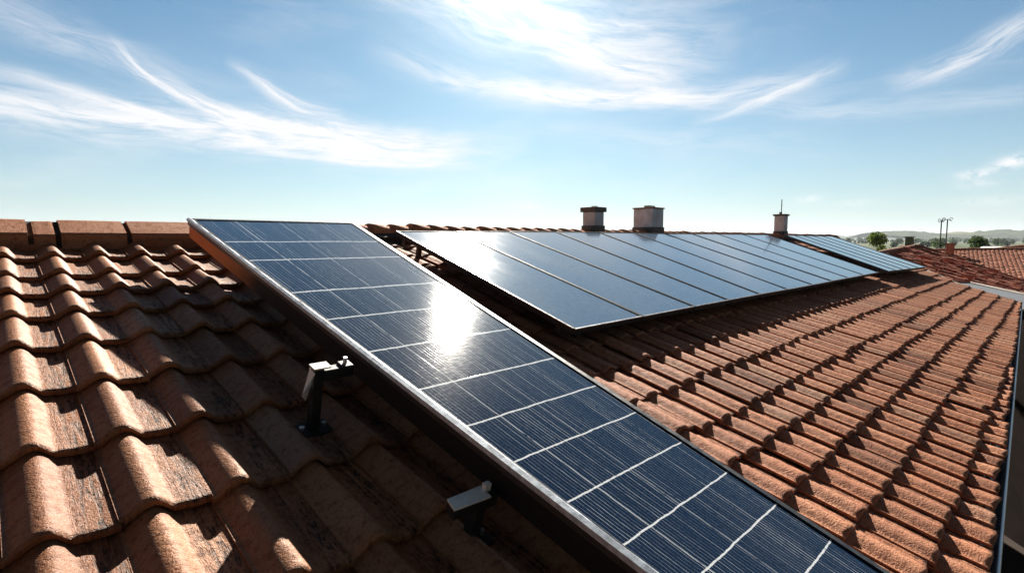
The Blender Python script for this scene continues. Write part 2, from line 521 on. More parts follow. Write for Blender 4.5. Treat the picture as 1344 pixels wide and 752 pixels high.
def front_glass(t, b):
    u, v, _ = t.sep(t.uv())                    # u: 0..1 across, v: one unit per cell row
    wob = t.noise(t.xyz(t.math('MULTIPLY', u, 9.0), t.math('MULTIPLY', v, 2.2), 0.0), 1.0, 4, 0.6, col=True)
    wx, wy, _ = t.sep(wob)
    uw = t.math('ADD', u, t.math('MULTIPLY', t.math('SUBTRACT', wx, 0.5), 0.010))
    vw = t.math('ADD', v, t.math('MULTIPLY', t.math('SUBTRACT', wy, 0.5), 0.055))
    N = 52.0
    k = t.math('MULTIPLY', uw, N)
    fr = t.math('ABSOLUTE', t.math('SUBTRACT', t.math('FRACT', k), 0.5))
    idx = t.math('FLOOR', k)
    row = t.math('FLOOR', vw)
    wn = t.node('ShaderNodeTexWhiteNoise', noise_dimensions='2D')
    t.put(wn.inputs['Vector'], t.xyz(idx, row))
    rnd = wn.outputs['Value']
    brk = t.noise(t.xyz(t.math('MULTIPLY', u, N * 1.0), t.math('MULTIPLY', v, 4.0), 5.0), 1.0, 4, 0.7)
    wid = t.math('ADD', 0.03, t.math('MULTIPLY', t.math('POWER', rnd, 3.0), 0.04))
    line = t.math('LESS_THAN', fr, wid)
    line = t.math('MULTIPLY', line, t.math('MULTIPLY', t.ramp(brk, 0.26, 0.56), t.math('ADD', 0.20, t.math('MULTIPLY', rnd, 0.42))))
    # wide bus lines along the panel
    bus = None
    for p, w_, s_ in ((0.235, 0.0026, 0.6), (0.485, 0.0018, 0.4), (0.74, 0.0020, 0.45)):
        d = t.math('LESS_THAN', t.math('ABSOLUTE', t.math('SUBTRACT', uw, p)), w_)
        d = t.math('MULTIPLY', d, t.math('MULTIPLY', s_, t.ramp(brk, 0.30, 0.5)))
        bus = d if bus is None else t.math('MAXIMUM', bus, d)
    # white joints between the cell rows
    rf = t.math('FRACT', t.math('ADD', vw, 0.5))
    rd = t.math('ABSOLUTE', t.math('SUBTRACT', rf, 0.5))
    jn = t.noise(t.xyz(t.math('MULTIPLY', u, 40.0), t.math('MULTIPLY', v, 14.0), 2.0), 1.0, 3, 0.6)
    joint = t.math('MULTIPLY', t.math('LESS_THAN', rd, t.math('ADD', 0.007, t.math('MULTIPLY', jn, 0.018))), t.ramp(jn, 0.28, 0.45, 0.35, 0.95))
    L = t.math('MAXIMUM', t.math('MAXIMUM', line, bus), joint)
    grain = t.noise(t.xyz(t.math('MULTIPLY', u, 120.0), t.math('MULTIPLY', v, 22.0), 0.0), 1.0, 4, 0.7)
    grain2 = t.noise(t.xyz(t.math('MULTIPLY', u, 24.0), t.math('MULTIPLY', v, 26.0), 3.0), 1.0, 5, 0.7)
    cell = t.mix(t.ramp(grain, 0.35, 0.72), (0.002, 0.006, 0.019), (0.008, 0.024, 0.058))
    cell = t.mix(t.math('MULTIPLY', t.ramp(grain2, 0.5, 0.75), 0.6), cell, (0.015, 0.038, 0.085))
    wn2 = t.node('ShaderNodeTexWhiteNoise', noise_dimensions='2D')
    t.put(wn2.inputs['Vector'], t.xyz(t.math('FLOOR', t.math('MULTIPLY', uw, 4.0)), row))
    cell = t.mix(t.math('MULTIPLY', wn2.outputs['Value'], 0.35), cell, (0.010, 0.022, 0.05))
    c = t.mix(L, cell, (0.60, 0.63, 0.66))
    ro = t.ramp(grain2, 0.3, 0.75, 0.045, 0.085)
    hb = t.math('ADD', t.math('MULTIPLY', grain, 0.4), t.math('MULTIPLY', grain2, 0.5))
    hb = t.math('ADD', hb, t.math('MULTIPLY', L, 0.3))
    setp(t, b, c, ro, 0.0, t.bump(hb, 0.0006, 0.25), 0.40, 0.012, 0.18)


def array_glass(t, b):
    u, v, _ = t.sep(t.uv())
    g = t.noise(t.xyz(t.math('MULTIPLY', u, 50.0), t.math('MULTIPLY', v, 12.0), 0.0), 1.0, 5, 0.7)
    d = t.noise(t.xyz(t.math('MULTIPLY', u, 3.0), t.math('MULTIPLY', v, 1.2), 7.0), 1.0, 6, 0.65)
    sp = t.noise(t.xyz(t.math('MULTIPLY', u, 16.0), t.math('MULTIPLY', v, 22.0), 1.0), 1.0, 4, 0.7)
    c = t.mix(t.ramp(g, 0.3, 0.75), (0.068, 0.110, 0.170), (0.115, 0.17, 0.25))
    cu = t.math('ABSOLUTE', t.math('SUBTRACT', t.math('FRACT', t.math('MULTIPLY', u, 6.0)), 0.5))
    cv = t.math('ABSOLUTE', t.math('SUBTRACT', t.math('FRACT', t.math('MULTIPLY', v, 5.0)), 0.5))
    grid = t.math('MAXIMUM', t.math('GREATER_THAN', cu, 0.485), t.math('GREATER_THAN', cv, 0.488))
    c = t.mix(t.math('MULTIPLY', grid, 0.16), c, (0.20, 0.24, 0.30))
    c = t.mix(t.math('MULTIPLY', t.ramp(d, 0.4, 0.75), 0.3), c, (0.15, 0.17, 0.19))
    c = t.mix(t.math('MULTIPLY', t.ramp(sp, 0.62, 0.8), 0.35), c, (0.25, 0.26, 0.27))
    setp(t, b, c, t.ramp(d, 0.3, 0.75, 0.06, 0.12), 0.0, t.bump(g, 0.0008, 0.2), 0.5, 0.06, 0.2)


M_GLASS = material('front_panel_cells', front_glass)
M_AGLASS = material('array_panel_glass', array_glass)


def leaf_mat(name, a, bcol, c_):
    def fn(t, b):
        r, g, bl = t.sep(t.attr('tint'))
        c = t.mix(r, a, bcol)
        c = t.mix(t.math('MULTIPLY', g, 0.5), c, c_)
        setp(t, b, c, 0.6, 0.0, None, 0.25)
        b.inputs['Subsurface Weight'].default_value = 0.0
        tr = t.node('ShaderNodeBsdfTranslucent')
        t.put(tr.inputs[0], c)
        mx = t.node('ShaderNodeMixShader')
        mx.inputs[0].default_value = 0.4
        t.l.new(b.outputs[0], mx.inputs[1])
        t.l.new(tr.outputs[0], mx.inputs[2])
        out = [n for n in t.n if n.type == 'OUTPUT_MATERIAL'][0]
        t.l.new(mx.outputs[0], out.inputs[0])
    return material(name, fn)


M_LEAF = leaf_mat('leaves_bright', (0.045, 0.085, 0.018), (0.11, 0.16, 0.03), (0.16, 0.17, 0.03))
M_LEAF_D = leaf_mat('leaves_dark', (0.025, 0.05, 0.015), (0.06, 0.10, 0.025), (0.08, 0.11, 0.03))


def ground_fn(t, b):
    o = t.obj()
    n = t.noise(o, 0.012, 6, 0.6)
    f = t.noise(o, 0.0035, 3, 0.5)
    n2 = t.noise(o, 0.6, 6, 0.65)
    c = t.mix(t.ramp(f, 0.42, 0.56), (0.05, 0.072, 0.028), (0.10, 0.108, 0.05))
    c = t.mix(t.ramp(n, 0.52, 0.62), c, (0.028, 0.045, 0.02))
    c = t.mix(t.math('MULTIPLY', t.ramp(n2, 0.45, 0.7), 0.4), c, (0.10, 0.09, 0.05))
    setp(t, b, c, 0.95, 0, None, 0.1)


M_GROUND = material('fields', ground_fn)


def yard_fn(t, b):
    o = t.obj()
    x, y, _ = t.sep(o)
    bx = t.math('ABSOLUTE', t.math('SUBTRACT', t.math('FRACT', t.math('MULTIPLY', x, 0.55)), 0.5))
    by = t.math('ABSOLUTE', t.math('SUBTRACT', t.math('FRACT', t.math('MULTIPLY', y, 0.55)), 0.5))
    j = t.math('GREATER_THAN', t.math('MAXIMUM', bx, by), 0.485)
    n = t.noise(o, 1.1, 6, 0.65)
    n2 = t.noise(o, 30.0, 4, 0.6)
    c = t.mix(t.ramp(n, 0.3, 0.7), (0.036, 0.028, 0.025), (0.062, 0.048, 0.043))
    c = t.mix(t.math('MULTIPLY', n2, 0.4), c, (0.04, 0.033, 0.03))
    c = t.mix(j, c, (0.03, 0.027, 0.025))
    setp(t, b, c, 0.95, 0, t.bump(n2, 0.004), 0.05)


M_YARD = material('yard_paving', yard_fn)


def hill_fn(t, b):
    o = t.obj()
    n = t.noise(o, 0.02, 7, 0.65)
    n2 = t.noise(o, 0.003, 4, 0.6)
    c = t.mix(t.ramp(n, 0.4, 0.62), (0.022, 0.035, 0.018), (0.055, 0.075, 0.035))
    c = t.mix(t.ramp(n2, 0.56, 0.64), c, (0.13, 0.14, 0.065))
    setp(t, b, c, 0.95, 0, None, 0.05)


M_HILL = material('wooded_hillside', hill_fn)

# ------------------------------------------------------------------ tile fields
def tile_field(name, fr, us, lips, vtop, pitch, hc, T, nx, ny, mat, parent, jit=0.003, shear=0.0, hw=0.27, clip=None,
               phase=0.3, crest0=0.0, seam=0.004, trough=0.006, vj=0.006, tilt=0.0, flat_top=0.0, lip_vj=0.0, lip=0.5, back=0.07, eave=None):
    """each tile is one roll and one pan; rows overlap like real interlocking tiles"""
    V, Q, UV, C, SM = [], [], [], [], []
    base = 0
    k0, k1 = math.floor((us[0] - crest0) / pitch), math.ceil((us[1] - crest0) / pitch)
    ph = np.linspace(-phase, 1 - phase + 0.02, nx + 1)
    a = np.abs(((ph + 0.5) % 1.0) - 0.5)
    sg = ((ph + 0.5) % 1.0) - 0.5
    hl, hr = hw * 1.16, hw * 0.80
    hs = np.where(sg < 0, hl, hr)
    x = np.clip((a - flat_top * hs) / (hs * (1 - flat_top)), 0, 1)
    prof = hc * (0.62 * np.cos(np.pi / 2 * x) + 0.38 * (0.5 + 0.5 * np.cos(np.pi * x)))
    # pan: slightly dished
    pan = np.where(a > hw, -trough * np.clip(1 - ((ph - 0.5) / (0.5 - hw)) ** 2, 0, 1), 0)
    prof = prof + np.where((ph > hw) & (ph < 1 - hw), pan, 0)
    edge = np.where(np.arange(nx + 1) == 0, seam, 0.0) + np.where(np.arange(nx + 1) == nx, -seam, 0.0)
    gpan = np.clip((ph - hw * 0.75) / 0.25, 0, 1) * np.clip((0.995 - phase - ph) / .02, 0, 1)
    gpan = np.clip(gpan, 0.0, 1.0)
    lv = sorted(lips)
    for r, v0 in enumerate(lv):
        v1 = (lv[r + 1] if r + 1 < len(lv) else vtop)
        ex = v1 - v0
        over = 0.045
        bounds = [0.0, 0.006] + list(np.linspace(0.02, ex + over, ny))
        vr = np.array(bounds)
        wob = rng.normal(0, 1, 3)
        for k in range(k0, k1 + 1):
            uc = crest0 + k * pitch
            um = uc + shear * (v0 + ex / 2 - 1.0)
            if um < us[0] or um > us[1]:
                continue
            if clip is not None and not clip(um, v0 + ex / 2):
                continue
            vb = v0
            if eave is not None:
                vb = max(v0, float(eave(um)))
                if v1 - vb < 0.03:
                    continue
                ex = v1 - vb
                vr = np.array([0.0, 0.006] + list(np.linspace(min(0.02, ex * .3), ex + over, ny)))
            dj = rng.normal(0, jit)
            dv = rng.normal(0, vj) + lip_vj * math.sin(k * 0.7 + r * 2.1)
            if rng.random() < .035:                  # a slipped or lifted tile here and there
                dv += rng.normal(0, vj * 2.6); dj += abs(rng.normal(0, jit * 1.8))
            tl = rng.normal(0, jit * 0.8)
            rot = rng.normal(0, tilt)
            vv = vb + dv + vr[:, None] + rot * ph[None, :]
            hh = (prof + edge)[None, :] - hc - T + T * (1 - np.clip(vr / ex, 0, 1.15))[:, None] + dj + tl * (ph[None, :] - .2)
            hh = hh + T
            hh[0] -= 0.007
            hh = hh - T * 0.0
            uu = uc + ph[None, :] * pitch + shear * (vv - 1.0)
            nr = len(vr)
            W = hh
            P = fr(uu, vv, W).reshape(-1, 3)
            V.append(P)
            UV.append(np.stack([uu, vv], -1).reshape(-1, 2))
            rr, bb = rng.random(), rng.random()
            cc = np.empty((nr * (nx + 1), 3))
            cc[:, 0] = rr
            cc[:, 1] = np.tile(gpan, nr)
            cc[:, 2] = bb
            C.append(cc)
            i, j = np.meshgrid(np.arange(nr - 1), np.arange(nx), indexing='ij')
            q = base + np.stack([i * (nx + 1) + j, i * (nx + 1) + j + 1, (i + 1) * (nx + 1) + j + 1, (i + 1) * (nx + 1) + j], -1).reshape(-1, 4)
            Q.append(q)
            SM.append(np.ones(len(q), bool))
            base += nr * (nx + 1)
            # lip: front face and a strip of underside
            lw = np.stack([W[0], W[0] - T * lip, W[0] - T * lip])
            lvv = np.stack([vv[0], vv[0] + 0.003, vv[0] + back])
            luu = np.stack([uu[0]] * 3)
            V.append(fr(luu, lvv, lw).reshape(-1, 3))
            UV.append(np.stack([luu, lvv], -1).reshape(-1, 2))
            c2 = np.zeros((3 * (nx + 1), 3)); c2[:, 0] = rr; c2[:, 2] = bb
            C.append(c2)
            i, j = np.meshgrid(np.arange(2), np.arange(nx), indexing='ij')
            q = base + np.stack([(i + 1) * (nx + 1) + j, (i + 1) * (nx + 1) + j + 1, i * (nx + 1) + j + 1, i * (nx + 1) + j], -1).reshape(-1, 4)
            Q.append(q)
            SM.append(np.zeros(len(q), bool))
            base += 3 * (nx + 1)
            # left flank of the tile
            lw = np.stack([W[:, 0], W[:, 0] - T * 0.8])
            P = fr(np.stack([uu[:, 0]] * 2), np.stack([vv[:, 0]] * 2), lw).reshape(-1, 3)
            V.append(P)
            UV.append(np.stack([np.stack([uu[:, 0]] * 2), np.stack([vv[:, 0]] * 2)], -1).reshape(-1, 2))
            c2 = np.zeros((2 * nr, 3)); c2[:, 0] = rr; c2[:, 2] = bb
            C.append(c2)
            i = np.arange(nr - 1)
            q = base + np.stack([i, i + 1, nr + i + 1, nr + i], -1)
            Q.append(q[:, ::-1])
            SM.append(np.zeros(len(q), bool))
            base += 2 * nr
    return np_mesh(name, np.concatenate(V), np.concatenate(Q), mat, parent, np.concatenate(UV), np.concatenate(C), np.concatenate(SM))

# ------------------------------------------------------------------ setting
def sheet(name, pts, z, mat):
    m = MB()
    m.face([(x, y, z) for x, y in pts])
    return m.build(name, mat, None, kind='structure')


sheet('ground', [(-9000, -3000), (9000, -3000), (9000, 9000), (-9000, 9000)], 0.0, M_GROUND)
sheet('yard_pavement', [(-12, -14), (36, -14), (36, 22), (-12, 22)], 0.004, M_YARD)


def hills(name, y0, x0, x1, hmax, seed, depth):
    r = np.random.default_rng(seed)
    nx, ny = 260, 14
    X = np.linspace(x0, x1, nx)
    prof = np.zeros(nx)
    for k in range(1, 40):
        prof += r.normal(0, 1) / k ** 1.05 * np.sin(X / (x1 - x0) * math.pi * 2 * k * 1.3 + r.random() * 6.28)
    prof = (prof - prof.min()) / (prof.max() - prof.min())
    V, UV = [], []
    for j in range(ny):
        s = j / (ny - 1)
        h = math.sin(min(1, s * 1.25) * math.pi / 2) * (1 if s < .8 else 1 - (s - .8) * 3)
        bumps = r.normal(0, 0.05, nx)
        z = hmax * h * (0.35 + 0.65 * prof) + hmax * bumps * h - (2 if j == 0 else 0)
        V.append(np.stack([X, np.full(nx, y0 + s * depth), z], -1))
    V = np.concatenate(V)
    i, j = np.meshgrid(np.arange(ny - 1), np.arange(nx - 1), indexing='ij')
    q = np.stack([i * nx + j, i * nx + j + 1, (i + 1) * nx + j + 1, (i + 1) * nx + j], -1).reshape(-1, 4)
    return np_mesh(name, V, q, M_HILL, None, V[:, :2], None, True, 'structure')


hills('far_hills', 3400, -5200, 6200, 66, 3, 900)
hills('wooded_rise', 1900, 1500, 4600, 52, 5, 500)

# ------------------------------------------------------------------ our house
house = empty('tiled_house', (float(ROOF(6, 4, 0)[0]), float(ROOF(6, 4, 0)[1]), 0.0),
              'large house whose brown terracotta tiled roof carries all the solar panels', 'house')

U0 = -3.4
L_LIPS = [-0.45, -0.17, 0.18, 0.55, 0.92, 1.30, 1.68, 2.06, 2.43, 2.755, 3.05, 3.325, 3.655]
tile_field('roof_tiles', ROOF, (U0, 1.25), L_LIPS, V_RIDGE, 0.2, 0.036, 0.027, 28, 9, M_TILE_L, house, 0.0016, 0.0,
           0.285, None, 0.36, 0.052, 0.002, 0.004, 0.003, 0.004, lip=.55, eave=v_eave)
R_LIPS = [-0.40, -0.20, -0.035, 0.165, 0.37, 0.57, 0.77, 1.06, 1.33] + [1.6 + 0.27 * k for k in range(10)]
tile_field('roof_tiles', ROOF, (1.22, 17.0), R_LIPS, V_RIDGE, 0.165, 0.0195, 0.0145, 16, 5, M_TILE_R, house, 0.0024, 0.10,
           0.34, lambda u, v: u < u_end(v) - 0.08, 0.40, 0.03, 0.006, 0.004, 0.006, 0.008, 0.1, 0.004, .40, .10, v_eave)

m = MB()                                       # boarding under both slopes
us = [U0]
vs = [0.125, 0.65, 1.0, 1.63, V_RIDGE]
pts = [ROOF(U0, v_eave(U0) + .02, -0.1)] + [ROOF(u_end(v) - .02, v, -0.1) for v in vs] + [ROOF(U0, V_RIDGE, -0.1)]
m.face([tuple(p) for p in pts])
b2 = [BACK(U0, 0, -0.1), BACK(U0, -4.3, -0.1), BACK(16.2, -4.3, -0.1), BACK(16.2, 0, -0.1)]
m.face([tuple(p) for p in b2])
m.build('roof_deck', M_DECK, house)
tile_field('roof_tiles', BACK, (U0, 16.1), [-4.3 + 0.36 * k for k in range(12)], 0.0, 0.25, 0.056, 0.03, 6, 2, M_TILE_R, house, 0.003)

# walls
z_e = float(ROOF(0, V_EAVE, -0.1)[2])
z_b = float(BACK(0, -4.3, -0.1)[2])
z_r = float(ROOF(0, V_RIDGE, -0.1)[2])
c1 = ROOF(U0 + .1, v_eave(U0) + .28, -.1); c2 = ROOF(10.9, v_eave(10.9) + .28, -.1); c3 = ROOF(16.0, V_RIDGE, -.1)
c4 = BACK(16.0, -4.0, -.1); c5 = BACK(U0 + .1, -4.0, -.1); c6 = ROOF(U0 + .1, V_RIDGE, -.1)
m = MB()
ring = [c1, c2, c3, c4, c5, c6]
for i in range(6):
    a, b = ring[i], ring[(i + 1) % 6]
    m.face([(a[0], a[1], 0), (b[0], b[1], 0), (b[0], b[1], b[2] - .01), (a[0], a[1], a[2] - .01)])
m.build('wall', M_PLASTER_B, house)

# fascia, gutter, verge
m = MB()
p = [ROOF(U0, v_eave(U0) + .03, -.11), ROOF(11.2, v_eave(11.2) + .03, -.11)]
mid = (p[0] + p[1]) / 2 - Zw * .09
m.box(mid, (p[1] - p[0]) / 2, Pw * .012, Zw * .08)
m.build('fascia_board', M_WOOD, house)
m = MB()
prof = []
for k in range(15):
    a_ = math.pi * k / 14
    prof.append((-0.040 * math.cos(a_), -0.045 * math.sin(a_)))
outer = [(-0.047, 0.006), (-0.043, 0.009)] + prof + [(0.043, 0.003)]
g0, g1 = ROOF(U0, v_eave(U0) + 0.008, -.085), ROOF(11.32, v_eave(11.32) + 0.008, -.085)
for (a, b) in zip(outer[:-1], outer[1:]):
    m.face([g0 + Pw * a[0] + Zw * a[1], g1 + Pw * a[0] + Zw * a[1], g1 + Pw * b[0] + Zw * b[1], g0 + Pw * b[0] + Zw * b[1]], smooth=True)
for (a, b) in zip(prof[:-1], prof[1:]):
    s_ = 1.06
    m.face([g0 + Pw * b[0] * s_ + Zw * (b[1] * s_), g1 + Pw * b[0] * s_ + Zw * (b[1] * s_), g1 + Pw * a[0] * s_ + Zw * (a[1] * s_), g0 + Pw * a[0] * s_ + Zw * (a[1] * s_)], smooth=True)
gut = m.build('gutter', M_ZINC, house)
m = MB()                                       # rolled outer bead of the gutter
m.tube([g0 + Pw * -0.046 + Zw * .010, g1 + Pw * -0.046 + Zw * .010], 0.010, 8)
m.build('gutter_bead', M_ZINC, gut)
m = MB()
vv = [0.10, 0.11, 0.65, 1.0, 1.63, V_RIDGE]
m.tube([ROOF(u_end(v) + .01, v, -0.045) for v in vv], 0.055, 8)
m.build('verge_trim', M_WOOD, house)

# ridge caps: flat sided near caps, small barrel caps further along
def ridge_near():
    V = MB()
    Rm = MB()
    O = ROOF(0, V_RIDGE, 0)
    prof = [(-.207, -.105), (-.207, .002), (-.196, .018), (-.02, .094), (.03, .097), (.19, .03), (.205, -.10)]
    u = U0
    cuts = [(-3.4, -2.9), (-2.9, -2.42), (-2.42, -1.93), (-1.93, -1.45), (-1.45, -0.96), (-0.96, -0.48), (-0.48, 0.165), (0.178, 0.283), (0.297, 0.62), (0.634, 1.12), (1.13, 1.62), (1.63, 2.13)]
    rr = random.Random(3)
    cols = []
    for ci, (a, b) in enumerate(cuts):
        sc0, sc1 = 1.0 + rr.uniform(-.015, .015), 1.0 + rr.uniform(-.02, .02)
        dz = rr.uniform(-.004, .004) - (0.008 if ci == 7 else 0)
        n = 7
        for i in range(n):
            s0, s1 = i / n, (i + 1) / n
            def ringp(s):
                t_ = a + 0.006 + (b - a - 0.012) * s
                sc = sc0 + (sc1 - sc0) * s
                if i == 0 and s == s0: sc *= 0.985
                if i == n - 1 and s == s1: sc *= 0.985
                return [O + K * (t_ * Hw + Pw * q[0] * sc + Zw * (q[1] * sc + dz)) for q in prof], t_
            r0, t0 = ringp(s0)
            r1, t1 = ringp(s1)
            for k in range(len(prof) - 1):
                V.face([r0[k], r1[k], r1[k + 1], r0[k + 1]], [(t0, k * .1), (t1, k * .1), (t1, k * .1 + .1), (t0, k * .1 + .1)])
            if i == 0: V.face(r0)
            if i == n - 1: V.face(r1[::-1])
    o = V.build('ridge_tiles', M_RIDGE, house, 0.0)
    me = o.data
    at = me.color_attributes.new('tint', 'FLOAT_COLOR', 'POINT')
    for i, vx in enumerate(me.vertices):
        at.data[i].color = (0.3, 0.0, 0.5, 1)
    # mortar bed under the caps
    M = MB()
    pr = [(-.198, -.12), (-.188, .004), (0, .086), (.175, .02), (.19, -.12)]
    for k in range(4):
        M.face([O + K * (U0 * Hw + Pw * pr[k][0] + Zw * pr[k][1]), O + K * (16.1 * Hw + Pw * pr[k][0] + Zw * pr[k][1]),
                O + K * (16.1 * Hw + Pw * pr[k + 1][0] + Zw * pr[k + 1][1]), O + K * (U0 * Hw + Pw * pr[k + 1][0] + Zw * pr[k + 1][1])])
    M.build('ridge_mortar', M_MORTAR, house)
    # uneven mortar and broken pieces of tile in the near joint line
    M = MB()
    for _ in range(60):
        uu = rr.uniform(-3, 1.2)
        c = O + K * (uu * Hw - Pw * rr.uniform(.185, .23)) + Zw * K * rr.uniform(-.10, -.055)
        s = rr.uniform(.02, .055)
        M.box(c, Hw * s * rr.uniform(1, 2.6), (Pw * rr.uniform(.5, .9) + Zw * rr.uniform(-.3, .1)) * s, Zw * s * .5)
    o = M.build('mortar_debris', M_RIDGE, house, 0.006, 'stuff')
    at = o.data.color_attributes.new('tint', 'FLOAT_COLOR', 'POINT')
    for i, vx in enumerate(o.data.vertices):
        at.data[i].color = (0.9, 0.0, 0.5, 1)


def ridge_far():
    O = ROOF(0, V_RIDGE, 0)
    V, Q, UV, C = [], [], [], []
    base = 0
    u = 2.16
    while u < 16.2:
        L = 0.215
        n = 9
        dz = rng.normal(0, .004)
        rr = rng.random()
        for (t_, sc, z) in ((u - .012, .90, -.014), (u, 1.035, .004), (u + L * .5, .98, 0.0), (u + L, .91, -.010)):
            for k in range(n):
                a_ = math.pi * k / (n - 1)
                p = O + K * (t_ * Hw - Pw * math.cos(a_) * .12 * sc + Zw * (math.sin(a_) * .092 * sc + z + dz + .022))
                V.append(p); UV.append((t_, k * .03)); C.append((rr, 0, rr))
        for i in range(3):
            for k in range(n - 1):
                Q.append((base + i * n + k, base + i * n + k + 1, base + (i + 1) * n + k + 1, base + (i + 1) * n + k))
        base += 4 * n
        u += L
    np_mesh('ridge_tiles', np.array(V), np.array(Q), M_RIDGE_R, house, np.array(UV), np.array(C), True)


ridge_near()
ridge_far()


def chimney(u, wH, wP, z0, z1, cap_h, over, matb, matc, extras=()):
    """body between ridge height z0..z1 metres above the ridge line"""
    O = ROOF(u, V_RIDGE, 0) + Pw * 0.02
    m = MB()
    m.box(O + Zw * (z0 + z1) / 2, Hw * wH / 2, Pw * wP / 2, Zw * (z1 - z0) / 2)
    c = m.build('chimney', matb, house, 0.008)
    c.data.materials[0] = matb
    m = MB()
    m.box(O + Zw * (z1 + cap_h / 2 + .002), Hw * (wH / 2 + over), Pw * (wP / 2 + over), Zw * cap_h / 2)
    m.build('chimney_cap', matc, c, 0.006)
    m = MB()                                   # lead flashing at the foot
    m.box(O + Zw * (z0 + .42), Hw * (wH / 2 + .014), Pw * (wP / 2 + .014), Zw * .075)
    m.build('flashing', M_SLATE, c)
    return c, O


cA, oA = chimney(5.62, 0.22, 0.24, -0.30, 0.40, 0.075, 0.03, M_PLASTER, M_SLATE)
m = MB(); m.tube([oA + Zw * .47 + Pw * -.02, oA + Zw * .495 + Pw * -.02], .05, 10); m.build('flue', M_SLATE, cA)
cB, oB = chimney(6.95, 0.36, 0.38, -0.30, 0.51, 0.024, 0.016, M_PLASTER, M_CAP)
m = MB(); m.box(oB + Zw * .556 + Hw * .03, Hw * .10, Pw * .05, Zw * .018); m.build('flue', M_CAP, cB, .004)
cC, oC = chimney(12.3, 0.25, 0.25, -0.30, 0.59, 0.045, 0.03, M_PLASTER, M_SLATE)
m = MB(); m.tube([oC + Zw * .63, oC + Zw * 1.02], .010, 6); m.tube([oC + Zw * .86 - Hw * .05, oC + Zw * .86 + Hw * .05], .006, 5)
m.build('antenna_rod', M_STEEL, cC)
m = MB(); m.tube([oC + Zw * .635 - Hw * .05, oC + Zw * .69 - Hw * .05], .035, 8); m.build('flue', M_SLATE, cC)

# ------------------------------------------------------------------ solar panels
def quad_panel(name, tl, tr, bl, br, th, frame_w, mat_glass, mat_frame, label, group, rows=None, mid=None):
    """corner points in (u,v,w) of the roof frame; a framed glass slab"""
    P = lambda c: ROOF(*c)
    TL, TR, BL, BR = map(P, (tl, tr, bl, br))
    nrm = np.cross(TR - TL, BL - TL); nrm /= np.linalg.norm(nrm)
    if nrm[2] < 0: nrm = -nrm
    loc = (TL + TR + BL + BR) / 4 - nrm * th
    root = empty(name, tuple(loc), label, 'solar panel', group)

    def bil(s, t_):                              # s across 0..1, t from top 0 to bottom 1
        return (TL * (1 - s) + TR * s) * (1 - t_) + (BL * (1 - s) + BR * s) * t_
    wid = np.linalg.norm(TR - TL + BR - BL) / 2
    hei = np.linalg.norm(BL - TL + BR - TR) / 2
    fs, ft = frame_w / wid, frame_w / hei
    # glass
    if rows is None:
        ts = list(np.linspace(ft, 1 - ft, 9))
        vals = ts
    else:
        ts, vals = rows
    ss = np.linspace(fs * .8, 1 - fs * .8, 5)
    V, UV = [], []
    for t_, vl in zip(ts, vals):
        for s in ss:
            V.append(bil(s, t_) - nrm * 0.006)
            UV.append((s, vl if rows is not None else t_ * 3))
    n = len(ss)
    i, j = np.meshgrid(np.arange(len(ts) - 1), np.arange(n - 1), indexing='ij')
    q = np.stack([i * n + j, (i + 1) * n + j, (i + 1) * n + j + 1, i * n + j + 1], -1).reshape(-1, 4)
    np_mesh('glass', np.array(V), q, mat_glass, root, np.array(UV), None, False)
    # frame: four bars butted
    m = MB()
    def bar(s0, s1, t0, t1):
        a = [bil(s0, t1), bil(s1, t1), bil(s1, t0), bil(s0, t0)]
        m.hexa([x - nrm * th for x in a] + a)
    bar(0, fs, 0, 1); bar(1 - fs, 1, 0, 1); bar(fs, 1 - fs, 0, ft); bar(fs, 1 - fs, 1 - ft, 1)
    m.build('frame', mat_frame, root, 0.0022)
    m = MB()
    a = [bil(fs, 1 - ft), bil(1 - fs, 1 - ft), bil(1 - fs, ft), bil(fs, ft)]
    m.face([x - nrm * (0.016) for x in a][::-1])
    m.build('backsheet', M_BACK, root)
    return root, bil, nrm


# the near panel: long strip from below the ridge down past the camera
ROWS_V = [3.54, 3.03, 2.675, 2.18, 1.852, 1.53, 1.226, 0.988, 0.794, 0.609, 0.4475, 0.3005, 0.159, 0.02, -0.09]
V_T, V_B = 3.555, -0.10
tfr = [(V_T - v) / (V_T - V_B) for v in ROWS_V]
front, fbil, fn_ = quad_panel('solar_panel', (0.856, V_T, .245), (1.935, V_T, .245), (0.945, V_B, .20), (1.43, V_B, .20), 0.045, 0.028,
                              M_GLASS, M_ALU_DARK, 'nearest dark blue panel with white grid lines, running down between the two tiled areas', None,
                              (tfr, list(range(len(tfr)))))

# side board hanging under its long edge; terracotta on its lit upper stretch, shade painted black below
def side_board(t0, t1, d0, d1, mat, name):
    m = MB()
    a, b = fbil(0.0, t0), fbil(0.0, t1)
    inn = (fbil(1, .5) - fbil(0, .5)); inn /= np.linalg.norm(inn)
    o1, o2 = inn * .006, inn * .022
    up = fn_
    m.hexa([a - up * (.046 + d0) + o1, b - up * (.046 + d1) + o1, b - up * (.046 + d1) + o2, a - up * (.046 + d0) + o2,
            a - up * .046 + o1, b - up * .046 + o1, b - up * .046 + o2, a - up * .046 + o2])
    m.build(name, mat, front, 0.002)


